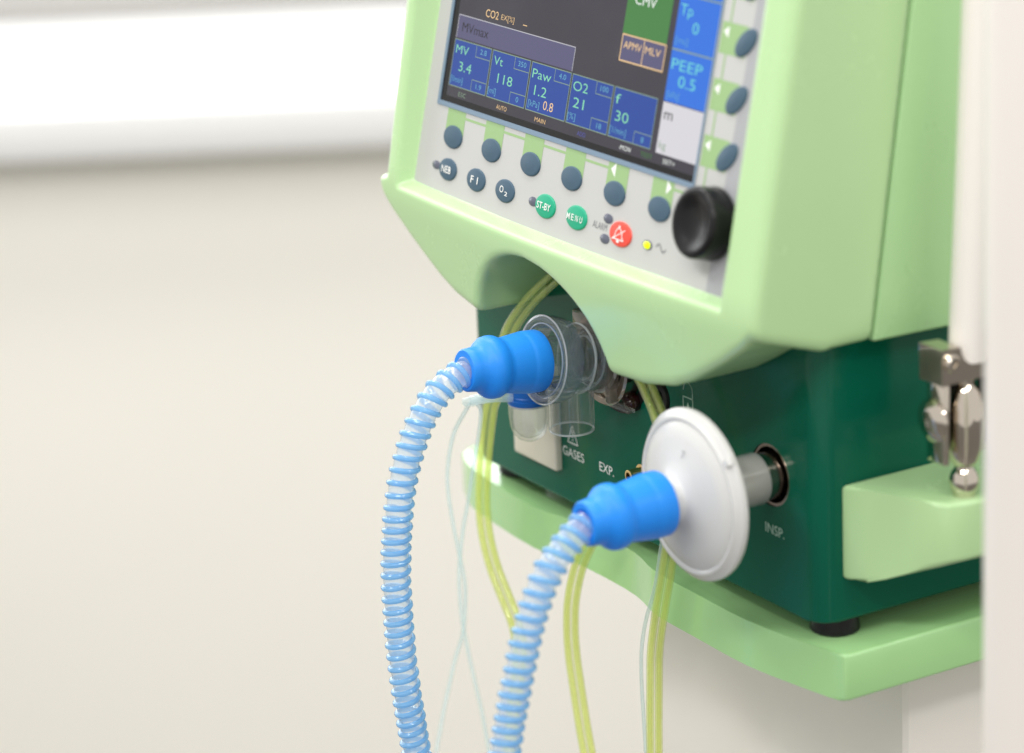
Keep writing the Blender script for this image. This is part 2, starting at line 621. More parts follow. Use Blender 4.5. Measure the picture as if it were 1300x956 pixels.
def head_sdf(x, y, z):
    d = -y * math.cos(TILT) + z * math.sin(TILT)
    s = y * math.sin(TILT) + z * math.cos(TILT)
    xc = x + 146.5
    sag = 2.6 * np.clip(1 - (xc / 155) ** 2, 0, 1)
    # bezel plane and the upright apron under it
    fu = d - (74 + (s - 138) * 0.04)
    fl = (-y - (42.0 - (147 - z) * 0.07)) - 0.9 * sag * 0.5
    f = smax(fu, fl, 2.6)
    lip = smooth01((150.5 + 0.12 * (y + 42) - z) / 3.2)
    hw = np.where(xc < 0, 153.0 + 7.0 * lip, 158.6)
    f = smax(f, np.abs(xc) - hw, 5.5)
    zb = np.interp(np.abs(xc), SM_X, SM_Z)
    t = np.clip((y + 42) / 37, 0, 1)
    zb = np.minimum(zb, np.where(xc > 0, 138 - 11.5 * t, 160))
    zb = np.where(y > -1.2, 127.0, zb)
    f = smax(f, (zb - z) * 0.85, 5.0)
    # cove at the middle of the apron
    dx = x + 167.0
    dz = np.maximum(z - 92.0, 0)
    ea = np.where(dx < 0, 2.3, 1.8)
    a = np.where(dx < 0, 50.0, 64.0)
    g = (np.power(np.abs(dx) / a, ea) + np.power(dz / 43.0, ea)) ** (1 / ea)
    cove = np.maximum((g - 1) * 44.0, y - 3)
    f = smax(f, -cove, np.where(dx < 0, 3.4, 2.2))
    # pocket for the front panel
    dep = np.clip(d - 66, 0, 20)
    px = np.abs(x + 150) - (133 + dep * 0.62)
    ps = np.maximum((138.4 - sag * 0.9 - dep * 0.62) - s, s - 345 - dep * 0.6)
    pocket = np.maximum(np.maximum(px, ps), 66 - d)
    f = smax(f, -pocket, 1.6)
    f = smax(f, y - (20.0 + (z - 127) * 0.149), 2.2)
    f = smax(f, s - 356, 9.0)
    return f


def surface_net(fn, lo, hi, h):
    ax = [np.arange(lo[k], hi[k] + h, h) for k in range(3)]
    n = [len(a) for a in ax]
    F = fn(ax[0][:, None, None], ax[1][None, :, None], ax[2][None, None, :]) + np.zeros(n)
    neg = F < 0
    nc = [k - 1 for k in n]
    corner = [(i, j, k) for i in (0, 1) for j in (0, 1) for k in (0, 1)]
    S = lambda A, c: A[c[0]:c[0] + nc[0], c[1]:c[1] + nc[1], c[2]:c[2] + nc[2]]
    cnt = sum(S(neg, c).astype(np.int8) for c in corner)
    cells = np.argwhere((cnt > 0) & (cnt < 8))
    idx = -np.ones(nc, np.int64)
    idx[tuple(cells.T)] = np.arange(len(cells))
    acc = np.zeros((len(cells), 3))
    num = np.zeros(len(cells))
    for c in corner:
        for k in range(3):
            if c[k] == 0:
                e = list(c)
                e[k] = 1
                fa = F[tuple((cells + c).T)]
                fb = F[tuple((cells + e).T)]
                ok = (fa < 0) != (fb < 0)
                t = np.where(ok, fa / np.where(ok, fa - fb, 1), 0)
                p = np.tile(np.array(c, float), (len(cells), 1))
                p[:, k] += t
                acc[ok] += p[ok]
                num[ok] += 1
    V = (cells + acc / num[:, None]) * h + np.array(lo)
    Q = []
    for k in range(3):
        a, b = [(1, 2), (2, 0), (0, 1)][k]
        e = np.zeros(3, int)
        e[k] = 1
        sl0 = [slice(1, -1)] * 3
        sl0[k] = slice(0, -1)
        sl1 = [slice(1, -1)] * 3
        sl1[k] = slice(1, None)
        A, B = neg[tuple(sl0)], neg[tuple(sl1)]
        off = np.ones(3, int)
        off[k] = 0
        for flip, mask in ((False, A & ~B), (True, ~A & B)):
            g = np.argwhere(mask) + off
            da, db = np.zeros(3, int), np.zeros(3, int)
            da[a] = 1
            db[b] = 1
            q = np.stack([idx[tuple((g - da - db).T)], idx[tuple((g - db).T)], idx[tuple(g.T)], idx[tuple((g - da).T)]], 1)
            Q.append(q[:, ::-1] if flip else q)
    Q = np.concatenate(Q)
    ev = lambda P: fn(P[:, 0], P[:, 1], P[:, 2])
    for _ in range(4):
        f0 = ev(V)
        e = 0.05
        G = np.stack([(ev(V + e * np.eye(3)[k]) - ev(V - e * np.eye(3)[k])) / (2 * e) for k in range(3)], 1)
        st = f0[:, None] * G / np.maximum((G * G).sum(1), 0.2)[:, None]
        ln = np.linalg.norm(st, axis=1)
        st *= np.minimum(1, 0.5 * h / np.maximum(ln, 1e-9))[:, None]
        V = V - st
    return V, Q


V, Q = surface_net(head_sdf, (-310, -60, 90), (17, 62, 372), 1.25)
me = bpy.data.meshes.new('head_housing')
me.from_pydata((V * MM).tolist(), [], Q.tolist())
me.materials.append(M['light_green'])
bm = bmesh.new()
bm.from_mesh(me)
bmesh.ops.recalc_face_normals(bm, faces=bm.faces)
for _ in range(2):
    bmesh.ops.smooth_vert(bm, verts=bm.verts, factor=0.35, use_axis_x=True, use_axis_y=True, use_axis_z=True)
bm.to_mesh(me)
bm.free()
me.shade_smooth()
link('head_housing', me, vent)

# rear cover of the head, behind the seam
mb = MB()
bm = bmesh.new()
sec = []
for z, y in ((126.2, 21.4), (368, 57.6)):
    sec.append([(-303, y, z), (11.2, y, z), (11.2, 190, z - 4 if z < 200 else z), (-303, 190, z - 4 if z < 200 else z)])
vs = [[bm.verts.new(p) for p in s_] for s_ in sec]
bm.faces.new(vs[1])
bm.faces.new(vs[0][::-1])
for i in range(4):
    j = (i + 1) % 4
    bm.faces.new((vs[0][i], vs[0][j], vs[1][j], vs[1][i]))
bmesh.ops.bevel(bm, geom=list(bm.edges), offset=1.6, segments=3, affect='EDGES', profile=0.5)
bm.verts.index_update()
mb.add([v.co for v in bm.verts], [[v.index for v in f.verts] for f in bm.faces], 'cover_green')
bm.free()
mb.build('rear_cover', vent)

# base cabinet
mb = MB()
arc = lambda cx, cy, r, a0, a1, n=8: [(cx + r * math.cos(math.radians(a0 + (a1 - a0) * i / n)), cy + r * math.sin(math.radians(a0 + (a1 - a0) * i / n))) for i in range(n + 1)]
poly = arc(-284, 9, 9, 180, 270) + arc(-9, 9, 9, 270, 360) + [(0, 262), (-293, 262)]
prism(mb, 'dark_green', poly, -2.4, 125.6, 1.2, 3)
cab = mb.build('base_cabinet', vent)
cut = MB()
lathe(cut, 'black_hole', (-36, 30, 58), (0, -1, 0), [(0, 0), (0, 14.3), (40, 14.3), (40, 0)], 48)
lathe(cut, 'black_hole', (-122, 22, 72), (0, -1, 0), [(0, 0), (0, 8.5), (40, 8.5), (40, 0)], 32)
co = cut.build('port_cutter')
md = cab.modifiers.new('ports', 'BOOLEAN')
md.object = co
md.solver = 'EXACT'
md.material_mode = 'TRANSFER'
nm = bpy.data.meshes.new_from_object(cab.evaluated_get(bpy.context.evaluated_depsgraph_get()))
cab.modifiers.clear()
cab.data = nm
nm.shade_smooth()
nm.set_sharp_from_angle(angle=math.radians(35))
bpy.data.objects.remove(co)
nm.name = 'base_cabinet'

for wd, x, z, ww, pm in (('GASES', -199, 23.4, 19, 'print_white'), ('EXP.', -169.5, 23.8, 12.5, 'print_white'), ('INSP.', -33, 33.0, 14, 'print_pale')):
    mb = MB()
    text(mb, pm, BF, wd, x, z, 4.6, sx=1.0, h=0.12, width=ww, bold=0)
    mb.build('lettering', cab, smooth=False)
mb = MB()
tri = [(-203.6, 28.6), (-194.6, 28.6), (-199.1, 37.6)]
stroke(mb, 'print_white', BF, tri, 0.55, 0.12, True)
stroke(mb, 'print_white', BF, [(-199.1, 31.8), (-199.1, 35)], 0.6, 0.12)
stroke(mb, 'print_white', BF, [(-199.1, 30.2), (-199.1, 30.5)], 0.6, 0.12)
mb.build('warning_mark', cab, smooth=False)
mb = MB()
hook = [(-102.2, 81.0)] + [(-98.6 + 3.6 * math.cos(math.radians(a)), 80.6 + 4.3 * math.sin(math.radians(a))) for a in range(165, -1, -15)] + [(-95.0, 77.5)]
stroke(mb, 'print_pale', BF, hook, 0.6, 0.12)
stroke(mb, 'print_pale', BF, [(-102.6, 77.6), (-95.0, 77.6), (-95.0, 64), (-102.6, 64)], 0.6, 0.12, True)
stroke(mb, 'print_pale', BF, [(-98.8, 65), (-98.8, 73)], 0.8, 0.12)
flat(mb, 'print_pale', BF, [(-100.4, 72), (-97.2, 72), (-98.8, 75.6)], 0.13)
mb.build('circuit_mark', cab, smooth=False)

# feet
fm = MB()
lathe(fm, 'black_rubber', (0, 0, -12), (0, 0, 1), [(0, 0), (0, 10.2), (1, 11.2), (8, 10.6), (9.8, 10.2), (9.8, 0)], 32)
foot = fm.build('foot', vent)
base_loc = foot.location.copy()
foot.location = base_loc + Vector((-14, 18, 0)) * MM
for fx, fy in ((-280, 18), (-14, 240), (-280, 240)):
    c = foot.copy()
    COL.objects.link(c)
    c.location = base_loc + Vector((fx, fy, 0)) * MM

mb = MB()
rbox(mb, 'black_rubber', -288, -22, 30, 225, -11.9, -2.6, 0.8, 2)  # black block added under the cabinet to stop a stray window reflection
mb.build('reflection_blocker', vent)

# side bracket (slanted light green block on the right side)
mb = MB()
pl = [(0.2, 12.4), (4, 13.2), (12, 16.5), (20, 19.9), (28, 23.2), (36, 26.6), (43, 29.5), (47.5, 33), (50.5, 40), (51, 50), (51, 160), (43, 160), (36, 160), (28, 160), (20, 160), (12, 160), (4, 160), (0.2, 160)]
prism(mb, 'light_green', pl, 17, 61, 2.2, 4, zb=lambda x, y: 17.0 + 18.5 * float(smooth01((x - 2) / 56)))
mb.build('side_bracket', vent)

# front panel
mb = MB()
pts = [(-283.4, 345.5)] + [(-283.4, 139)] + [(-283 + 266 * i / 24, 138.0 - 2.6 * 0.95 * (1 - ((-283 + 266 * i / 24 + 146.5) / 155) ** 2)) for i in range(25)] + [(-16.6, 345.5)]
n0 = len(pts)
vs = [PF(a, b, 0) for a, b in pts] + [PF(a, b, -1.2) for a, b in pts]
fs = [tuple(range(n0))[::-1]] + [(i, (i + 1) % n0, n0 + (i + 1) % n0, n0 + i) for i in range(n0)]
mb.add(vs, fs, 'panel_white')
panel = mb.build('front_panel', vent, smooth=False)
mb = MB()
flat(mb, 'panel_grey', PF, [(-33.4, 135.6), (-17.2, 137.2), (-17.2, 345), (-29.0, 345)], 0.06)
mb.build('grey_margin', panel, smooth=False)
KX = [-252.7, -217.3, -182.2, -146.8, -111.4, -75.9]
KS = 164.7
for x in KX:
    mb = MB()
    rect(mb, 'stripe_green', PF, x - 8.3, x + 8.3, KS, 178.2, 0.08)
    mb.build('key_stripe', panel, smooth=False)
RS = [195.3, 219.7, 244.1, 268.2, 292.3, 316.4]
for s in RS:
    mb = MB()
    rect(mb, 'stripe_green', PF, -52.2, -33.5, s - 6.8, s + 6.8, 0.08)
    mb.build('key_stripe', panel, smooth=False)
LINKS = [(KX[i] + 8.3, KX[i + 1] - 8.3, 174.3, 175.5) for i in range(4)] + [(KX[5] + 8.3, -50, 174.3, 175.5)]
LINKS += [(-47.6, -46.4, s + 6.8, t - 6.8) for s, t in zip(RS, RS[1:])] + [(-47.6, -46.4, 180, RS[0] - 6.8)]
for q in LINKS:
    mb = MB()
    rect(mb, 'stripe_green', PF, *q, 0.07)
    mb.build('link_line', panel, smooth=False)
ARROWS = [[(-50.6, s + 2.6), (-47.0, s + 0.2), (-47.0, s + 5.0)] for s in RS]
ARROWS += [[(-117.2, 174.8), (-113.6, 171.6), (-113.6, 178.0)], [(-69.8, 175.0), (-73.2, 171.8), (-73.2, 178.2)]]
for q in ARROWS:
    mb = MB()
    flat(mb, 'print_white', PF, q, 0.12)
    mb.build('arrow_mark', panel, smooth=False)
mb = MB()
text(mb, 'print_grey', PF, 'ALARM', -119.0, 148.6, 3.2, h=0.1, width=11.5, bold=-0.005)
mb.build('lettering', panel, smooth=False)
mb = MB()
sn = [(-74 + 7.4 * i / 12, 148.4 + 1.5 * math.sin(2 * math.pi * i / 12)) for i in range(13)]
stroke(mb, 'print_grey', PF, sn, 0.6, 0.1)
mb.build('mains_mark', panel, smooth=False)


# keys
def key(x, s, ra, rb, m, ang=0.0, word=None, width=None, cap=3.4, lift=0.9):
    b = MB()
    pill(b, m, PF, x, s, ra, rb, lift, ang)
    k = b.build('key', vent, angle=60)
    if word:
        b = MB()
        text(b, 'print_white', PF, word, x, s, cap, h=lift * 1.62, width=width, bold=0.008)
        b.build('lettering', k, smooth=False)
    return k


for x in KX:
    key(x, KS, 8.4, 5.5, 'key_blue')
for s in RS:
    key(-33.5, s, 8.3, 4.7, 'key_blue', math.radians(42))
key(-252.8, 148.9, 7.9, 5.3, 'key_blue', word='NEB', width=8.6)
key(-226.4, 148.8, 8.2, 5.4, 'key_blue', word='F 1', width=6.4)
k = key(-200.0, 148.6, 8.3, 5.4, 'key_blue')
b = MB()
text(b, 'print_white', PF, 'O', -201.6, 149.2, 3.2, h=1.46, width=3.4, bold=0.008)
text(b, 'print_white', PF, '2', -197.4, 147.6, 2.0, h=1.46, width=2.6, bold=0.008)
b.build('lettering', k, smooth=False)
tag(key(-164.3, 148.4, 8.4, 5.5, 'key_teal', word='ST-BY', width=11.6, cap=3.2), 'green standby key')
k = tag(key(-137.8, 148.4, 8.5, 5.5, 'key_teal'), 'green menu key')
for ch, dx in zip('MENU', (-5.4, -1.8, 1.6, 5.2)):
    b = MB()
    text(b, 'print_white', PF, ch, -137.8 + dx, 148.3, 2.9, h=1.46, width=2.7 if ch == 'M' else 2.1, bold=0.006)
    b.build('lettering', k, smooth=False)
k = tag(key(-101.6, 148.2, 8.6, 5.6, 'key_red'), 'red alarm silence key')
b = MB()
cx, cs = -101.6, 148.0
bell = [(cx - 4.2, cs - 2.2), (cx - 3.0, cs - 1.2), (cx - 2.4, cs + 1.0), (cx - 1.2, cs + 2.5), (cx, cs + 2.8), (cx + 1.2, cs + 2.5), (cx + 2.4, cs + 1.0), (cx + 3.0, cs - 1.2), (cx + 4.2, cs - 2.2)]
stroke(b, 'print_white', PF, bell, 0.5, 1.5, True)
rect(b, 'print_white', PF, cx - 1.0, cx + 1.0, cs - 3.6, cs - 2.6, 1.5)
rect(b, 'print_white', PF, cx - 0.6, cx + 0.6, cs + 2.9, cs + 4.0, 1.5)
stroke(b, 'print_white', PF, [(cx + 4.6, cs + 2.6), (cx - 4.8, cs - 2.6)], 0.4, 1.51)
b.build('bell_mark', k, smooth=False)

for x, s, ra, rb, m in ((-264.3, 149.0, 3.6, 2.1, 'lamp_dark'), (-175.6, 148.4, 3.6, 2.2, 'lamp_dark'), (-113.3, 152.9, 3.7, 2.2, 'lamp_dark'),
                        (-113.6, 143.7, 3.7, 2.2, 'lamp_dark'), (-80.6, 147.8, 3.7, 2.2, 'lamp_dark')):
    b = MB()
    pill(b, m, PF, x, s, ra, rb, 0.35, dome=1.2)
    if x > -90:
        pill(b, 'lamp_lit', PF, x, s - 0.1, 2.7, 1.7, 0.6, dome=1.2)
    o = b.build('indicator_lamp', vent, angle=60)
    if x > -90:
        tag(o, 'lit yellow power lamp')

# knob
mb = MB()
lathe(mb, 'black_rubber', PF(-34.2, 166.6, 0), VN, [(0, 0), (0, 14.9), (1.0, 15.7), (2.4, 15.9), (3.4, 15.5), (3.9, 15.6), (10.8, 15.5), (11.9, 15.1), (12.6, 14.2),
                                                (12.8, 12.8), (12.5, 11.6), (11.2, 9.4), (9.9, 6.2), (9.4, 0)], 64)
mb.build('knob', vent)

# display
mb = MB()
X0, X1, S0, S1 = -269.3, -54.6, 180.2, 342
for a0, a1, b0, b1 in ((X0, X1, S0 - 2.3, S0), (X0, X1, S1, S1 + 2.3), (X0 - 2.2, X0, S0 - 2.3, S1 + 2.3), (X1, X1 + 1.2, S0 - 2.3, S1 + 2.3)):
    vs = [PF(a, b, h) for h in (0.02, 0.55) for a, b in ((a0, b0), (a1, b0), (a1, b1), (a0, b1))]
    mb.add(vs, [(4, 5, 6, 7), (0, 1, 5, 4), (1, 2, 6, 5), (2, 3, 7, 6), (3, 0, 4, 7)], 'frame_blue')
frame = mb.build('screen_frame', vent, smooth=False)
mb = MB()
rect(mb, 'screen_dark', PF, X0, X1, S0, S1, 0.03)
disp = mb.build('display', vent, smooth=False)


def border(b, a0, a1, b0, b1, wd=0.4, h=0.12, m='scr_line'):
    stroke(b, m, PF, [(a0, b0), (a1, b0), (a1, b1), (a0, b1)], wd, h, True)


def tile(x0, title, tw, val, vx, vw, unit, ux, uw, top, bot, extra=None):
    x1, s0, s1 = x0 + 33.6, 188.5, 210.7
    b = MB()
    rect(b, 'scr_blue', PF, x0, x1, s0, s1, 0.08)
    border(b, x0, x1, s0, s1)
    text(b, 'scr_text', PF, title, x0 + 2, 206.3, 4.1, h=0.14, width=tw, align='l')
    text(b, 'scr_text', PF, val, vx, 198.5, 4.6, h=0.14, width=vw)
    text(b, 'scr_dim', PF, unit, ux, 192.0, 2.9, h=0.14, width=uw, bold=-0.005)
    border(b, x1 - 13.4, x1, 205.0, s1, 0.35, 0.13)
    text(b, 'scr_dim', PF, top, x1 - 6.8, 208.0, 2.5, h=0.14, bold=0)
    border(b, x1 - 13.4, x1, s0, 194.0, 0.35, 0.13)
    text(b, 'scr_dim', PF, bot, x1 - 6.8, 191.4, 2.5, h=0.14, bold=0)
    if extra:
        text(b, 'scr_amber', PF, extra, -175.5, 192.7, 3.7, h=0.15, bold=0.02)
    b.build('readout_tile', disp, smooth=False)


tile(-264.0, 'MV', 11.5, '3.4', -251.6, 11.5, '[l/min]', -257.6, 11, '2.8', '1.9')
tile(-229.0, 'Vt', 8.0, '118', -215.1, 13.2, '[ml]', -225.0, 7, '350', '0')
b_args = [(-194.0, 'Paw', 16.0, '1.2', -183.6, 10.5, '[kPa]', -187.6, 9.6, '4.0', None, '0.8'),
          (-159.0, 'O2', 12.2, '21', -151.0, 9.0, '[%]', -155.2, 6.4, '100', '18', None),
          (-124.0, 'f', 4.0, '30', -115.4, 10.4, '[1/min]', -116.9, 13, None, '8', None)]
for x0, title, tw, val, vx, vw, unit, ux, uw, top, bot, extra in b_args:
    x1, s0, s1 = x0 + 33.6, 188.5, 210.7
    b = MB()
    rect(b, 'scr_blue', PF, x0, x1, s0, s1, 0.08)
    border(b, x0, x1, s0, s1)
    text(b, 'scr_text', PF, title, x0 + 1.6, 205.8, 4.4, h=0.14, width=tw, align='l')
    text(b, 'scr_text', PF, val, vx, 198.4, 4.7, h=0.14, width=vw)
    text(b, 'scr_dim', PF, unit, ux, 192.0, 2.9, h=0.14, width=uw, bold=-0.005)
    if top:
        border(b, x1 - 13.4, x1, 205.0, s1, 0.35, 0.13)
        text(b, 'scr_dim', PF, top, x1 - 6.8, 208.0, 2.5, h=0.14, bold=0)
    if bot:
        border(b, x1 - 13.6, x1, s0, 194.0, 0.35, 0.13)
        text(b, 'scr_dim', PF, bot, x1 - 6.8, 191.3, 2.5, h=0.14, bold=0)
    if extra:
        text(b, 'scr_amber', PF, extra, -175.3, 192.8, 4.2, h=0.15, width=8.4)
    b.build('readout_tile', disp, smooth=False)

b = MB()
rect(b, 'scr_purple', PF, -263.6, -160.4, 211.6, 222.5, 0.07)
stroke(b, 'scr_pale', PF, [(-263.6, 211.6), (-263.6, 222.5), (-160.4, 222.5), (-160.4, 211.6)], 0.4, 0.12)
text(b, 'scr_ink', PF, 'MVmax', -247.4, 217.2, 4.6, h=0.13, width=24)
b.build('message_bar', disp, smooth=False)
b = MB()
text(b, 'scr_amber', PF, 'CO2', -234.6, 226.7, 3.7, h=0.13, width=11.5, bold=0)
text(b, 'scr_amber', PF, 'EX[%]', -220.6, 226.7, 2.6, h=0.13, width=11.5, bold=-0.01)
rect(b, 'scr_amber', PF, -206.8, -203.2, 225.6, 226.0, 0.13)
b.build('gas_caption', disp, smooth=False)
for s_, x, m_ in (('ESC', -250.6, 'scr_line'), ('AUTO', -214.4, 'scr_amber'), ('MAIN', -180.3, 'scr_amber'), ('ADD', -145.0, 'scr_violet'), ('-MON', -109.4, 'scr_white_text'), ('TEST', -92.3, 'scr_green'), ('SET+', -74.7, 'scr_white_text')):
    b = MB()
    text(b, m_, PF, s_, x, 185.4, 2.1, h=0.13, width=2.3 * len(s_), bold=-0.005)
    b.build('softkey_caption', disp, smooth=False)
b = MB()
rect(b, 'scr_black', PF, X0, -265.0, S0, S1, 0.05)
rect(b, 'scr_black', PF, -265.0, X1, S0, 183.2, 0.05)
b.build('dark_border', disp, smooth=False)
b = MB()
rect(b, 'scr_green', PF, -125.3, -90.6, 234.6, 268, 0.08)
text(b, 'scr_white_text', PF, 'CMV', -111.0, 250.6, 4.4, h=0.14, width=16.5)
b.build('mode_tile', disp, smooth=False)
b = MB()
rect(b, 'scr_purple', PF, -124.6, -90.6, 222.6, 234.2, 0.08)
border(b, -124.6, -90.6, 222.6, 234.2, 0.6, 0.13, 'scr_amber')
stroke(b, 'scr_amber', PF, [(-107.2, 222.6), (-107.2, 234.2)], 0.5, 0.13)
text(b, 'scr_amber', PF, 'APMV', -115.8, 229.9, 3.3, h=0.14, width=14, bold=0)
text(b, 'scr_amber', PF, 'MLV', -99.8, 229.9, 3.3, h=0.14, width=12, bold=0)
b.build('mode_tile', disp, smooth=False)
for s0, s1, t1, v1, u1, wt, wv in ((234.1, 257.4, 'Tp', '0', '[ms]', 9.5, 4.6), (210.9, 233.6, 'PEEP', '0.5', '[kPa]', 23, 13), (257.9, 281, 'Ti', '1.0', '[s]', 8, 12), (281.5, 304, 'f', '30', '', 5, 10)):
    b = MB()
    rect(b, 'scr_bright', PF, -85.9, -54.8, s0, s1, 0.08)
    rect(b, 'scr_line', PF, -85.9, -54.8, s1 - 0.2, s1 + 0.5, 0.12)
    text(b, 'scr_cyan', PF, t1, -84.2, s1 - 6.0, 4.8, h=0.14, width=wt, align='l')
    text(b, 'scr_cyan', PF, v1, -71.0, s1 - 12.9, 5.0, h=0.14, width=wv)
    if u1:
        text(b, 'scr_dim', PF, u1, -79.8, s1 - 19.4, 2.8, h=0.13, width=9, bold=-0.01)
    b.build('setting_tile', disp, smooth=False)
b = MB()
rect(b, 'scr_white', PF, -85.9, -54.8, 188.0, 210.5, 0.08)
text(b, 'scr_ink', PF, 'm', -80.6, 205.6, 5.0, h=0.13, width=6.4, bold=0)
text(b, 'scr_line', PF, 'kg', -81.6, 192.0, 3.2, h=0.13, width=5.4, bold=0)
b.build('setting_tile', disp, smooth=False)

# ports, plate and small fittings of the cabinet
mb = MB()
lathe(mb, 'steel', (-157.5, -0.2, 83.4), (0, -1, 0), [(0, 14), (0, 21.5), (1, 22.3), (8.5, 22.3), (9.6, 21.4), (9.6, 18.6), (8.6, 18.0), (7.4, 17.6), (7.4, 16.6), (6.2, 16.2), (6.2, 15.2), (5, 14.8), (5, 13), (0, 13), (0, 14)], 64)
lathe(mb, 'steel', (-157.5, -0.2, 83.4), (0, -1, 0.12), [(1, 0), (1, 12.4), (5.5, 12.4), (6.4, 11.6), (6.4, 8.4), (4.5, 7.8), (4.5, 0)], 48)
lathe(mb, 'black_hole', (-157.5, -0.1, 83.4), (0, -1, 0), [(0, 22.2), (0.6, 27.5), (0, 27.5)], 48)
mb.build('port_ring', vent)
mb = MB()
lathe(mb, 'steel', (-36, 26, 58), (0, -1, 0), [(0, 0), (0, 10.6), (45.5, 10.6), (46, 10.2), (46, 9.4), (2, 9.2), (2, 0)], 48)
lathe(mb, 'steel', (-36, 5, 58), (0, -1, 0), [(0, 14.2), (4.4, 14.2), (4.4, 12.9), (0, 12.9), (0, 14.2)], 48)
mb.build('inspiratory_port', vent)
mb = MB()
lathe(mb, 'brass', (-135.2, 0, 31.8), (0, -1, 0), [(0, 0), (0, 4.4), (3, 4.4), (3.2, 3.2), (10, 3.0), (10.2, 2.6), (10.2, 1.8), (4, 1.7), (4, 0)], 24)
mb.build('hose_barb', vent)
mb = MB()
lathe(mb, 'maroon', (-141.7, 0, 64.7), (0, -1, 0), [(0, 0), (0, 4.0), (1.5, 4.4), (3.5, 4.2), (5.4, 2.8), (6.1, 0)], 24)
mb.build('signal_bead', vent)
mb = MB()
lathe(mb, 'black_rubber', (-122, 12, 72), (0, -1, 0), [(0, 0), (0, 7.4), (11, 7.4), (12.5, 6.4), (12.5, 3.4), (9, 3), (9, 0)], 32)
mb.build('gas_socket', vent)
mb = MB()
rbox(mb, 'cream', -249.5, -210, -3.6, 2, 11.6, 66, 1.4, 3)
mb.build('cover_plate', vent)

# ------------------------------------------------------------------ expiratory valve (clear moulding)
valve = thing('expiratory_valve', (-171, -4, 81), 'clear moulded expiratory valve in the steel ring under the cove', 'valve')
VO, VA = Vector((-158, 0, 83.0)), Vector((0, -1, 0.15)).normalized()


def glint_ring(b, m, org, ax, t, r, wr=0.55):  # thin hazy ring that imitates the bright rim of clear plastic
    ax_, u_, v_ = basis(ax)
    p = np.array([Vector(org) + ax_ * t + (u_ * math.cos(a) + v_ * math.sin(a)) * r for a in np.linspace(0, 2 * math.pi, 73)])
    tube(b, m, p, wr, 8, cap=False)


mb = MB()
lathe(mb, 'glass', VO, VA, [(3, 15.6), (14, 15.8), (22, 16.2)], 64)
lathe(mb, 'glass', VO, VA, [(3, 13.2), (14, 13.4), (22, 13.6)], 64)
lathe(mb, 'clear_brown', VO, VA, [(9, 15.0), (12, 15.2), (12, 13.2), (9, 13.0), (9, 10.5), (10.5, 10.2), (10.5, 3)], 48)
lathe(mb, 'clear_grey', VO, VA, [(15, 15.6), (17, 15.7), (17, 13.6)], 48)
glint_ring(mb, 'edge_glint', VO, VA, 10, 15.9, 0.9)
glint_ring(mb, 'edge_glint', VO, VA, 15, 13.2, 0.5)
glint_ring(mb, 'edge_glint', VO, VA, 3.5, 15.8, 0.6)
mb.build('body', valve)
mb = MB()
lathe(mb, 'glass', VO, VA, [(22, 16.2), (26, 17.2), (31, 19.4), (36, 20.6), (41, 20.9)], 64)
lathe(mb, 'glass', VO, VA, [(22, 13.6), (27, 14.2), (32, 15.8), (37, 16.8), (41, 17.0)], 64)
lathe(mb, 'glass', VO, VA, [(41, 20.9), (41.6, 20.0), (41.6, 17.9), (41, 17.0)], 64)
lathe(mb, 'clear_grey', VO, VA, [(40.9, 20.8), (34, 19.9), (30, 18.6), (30, 15.4), (34, 16.5), (40.9, 17.0)], 64)
glint_ring(mb, 'edge_glint', VO, VA, 40.8, 20.7, 0.45)
glint_ring(mb, 'edge_glint', VO, VA, 40.8, 17.1, 0.35)
glint_ring(mb, 'edge_glint', VO, VA, 22, 16.2, 0.6)
mb.build('flange', valve)
mb = MB()
lathe(mb, 'glass', VO, VA, [(18, 11.2), (48, 10.8)], 40)
lathe(mb, 'glass', VO, VA, [(18, 9.4), (48, 9.2)], 40)
lathe(mb, 'clear_thin', VO, VA, [(12, 3.0), (36, 3.0)], 24)
glint_ring(mb, 'edge_glint', VO, VA, 18, 10.4, 0.8)
mb.build('inner_tube', valve)
OX, OY = -158.5, -25.5
mb = MB()
lathe(mb, 'glass', (OX, OY, 0), (0, 0, 1), [(75, 11.4), (70, 10.9), (52.2, 10.9)], 48)
lathe(mb, 'glass', (OX, OY, 0), (0, 0, 1), [(75, 10.2), (70, 9.8), (52.2, 9.8)], 48)
glint_ring(mb, 'edge_glint', (OX, OY, 0), (0, 0, 1), 52.2, 10.35, 0.55)
glint_ring(mb, 'edge_glint', (OX, OY, 0), (0, 0, 1), 74, 10.9, 0.7)
mb.build('outlet_tube', valve)
mb = MB()
rbox(mb, 'clear_brown', -146.5, -142.8, -14.5, -8.5, 66, 94, 0.9, 2)
mb.build('side_lug', valve)
mb = MB()
rbox(mb, 'glass', -147, -128, -13.6, -9.5, 64.5, 66.5, 0.7, 2)
mb.build('foot_lug', valve)
mb = MB()
rbox(mb, 'clear_brown', -172, -148, -15, -5, 97, 106, 1.2, 2)
rbox(mb, 'glass', -166, -140, -12, -4, 84, 97, 2, 2)
mb.build('latch', valve)


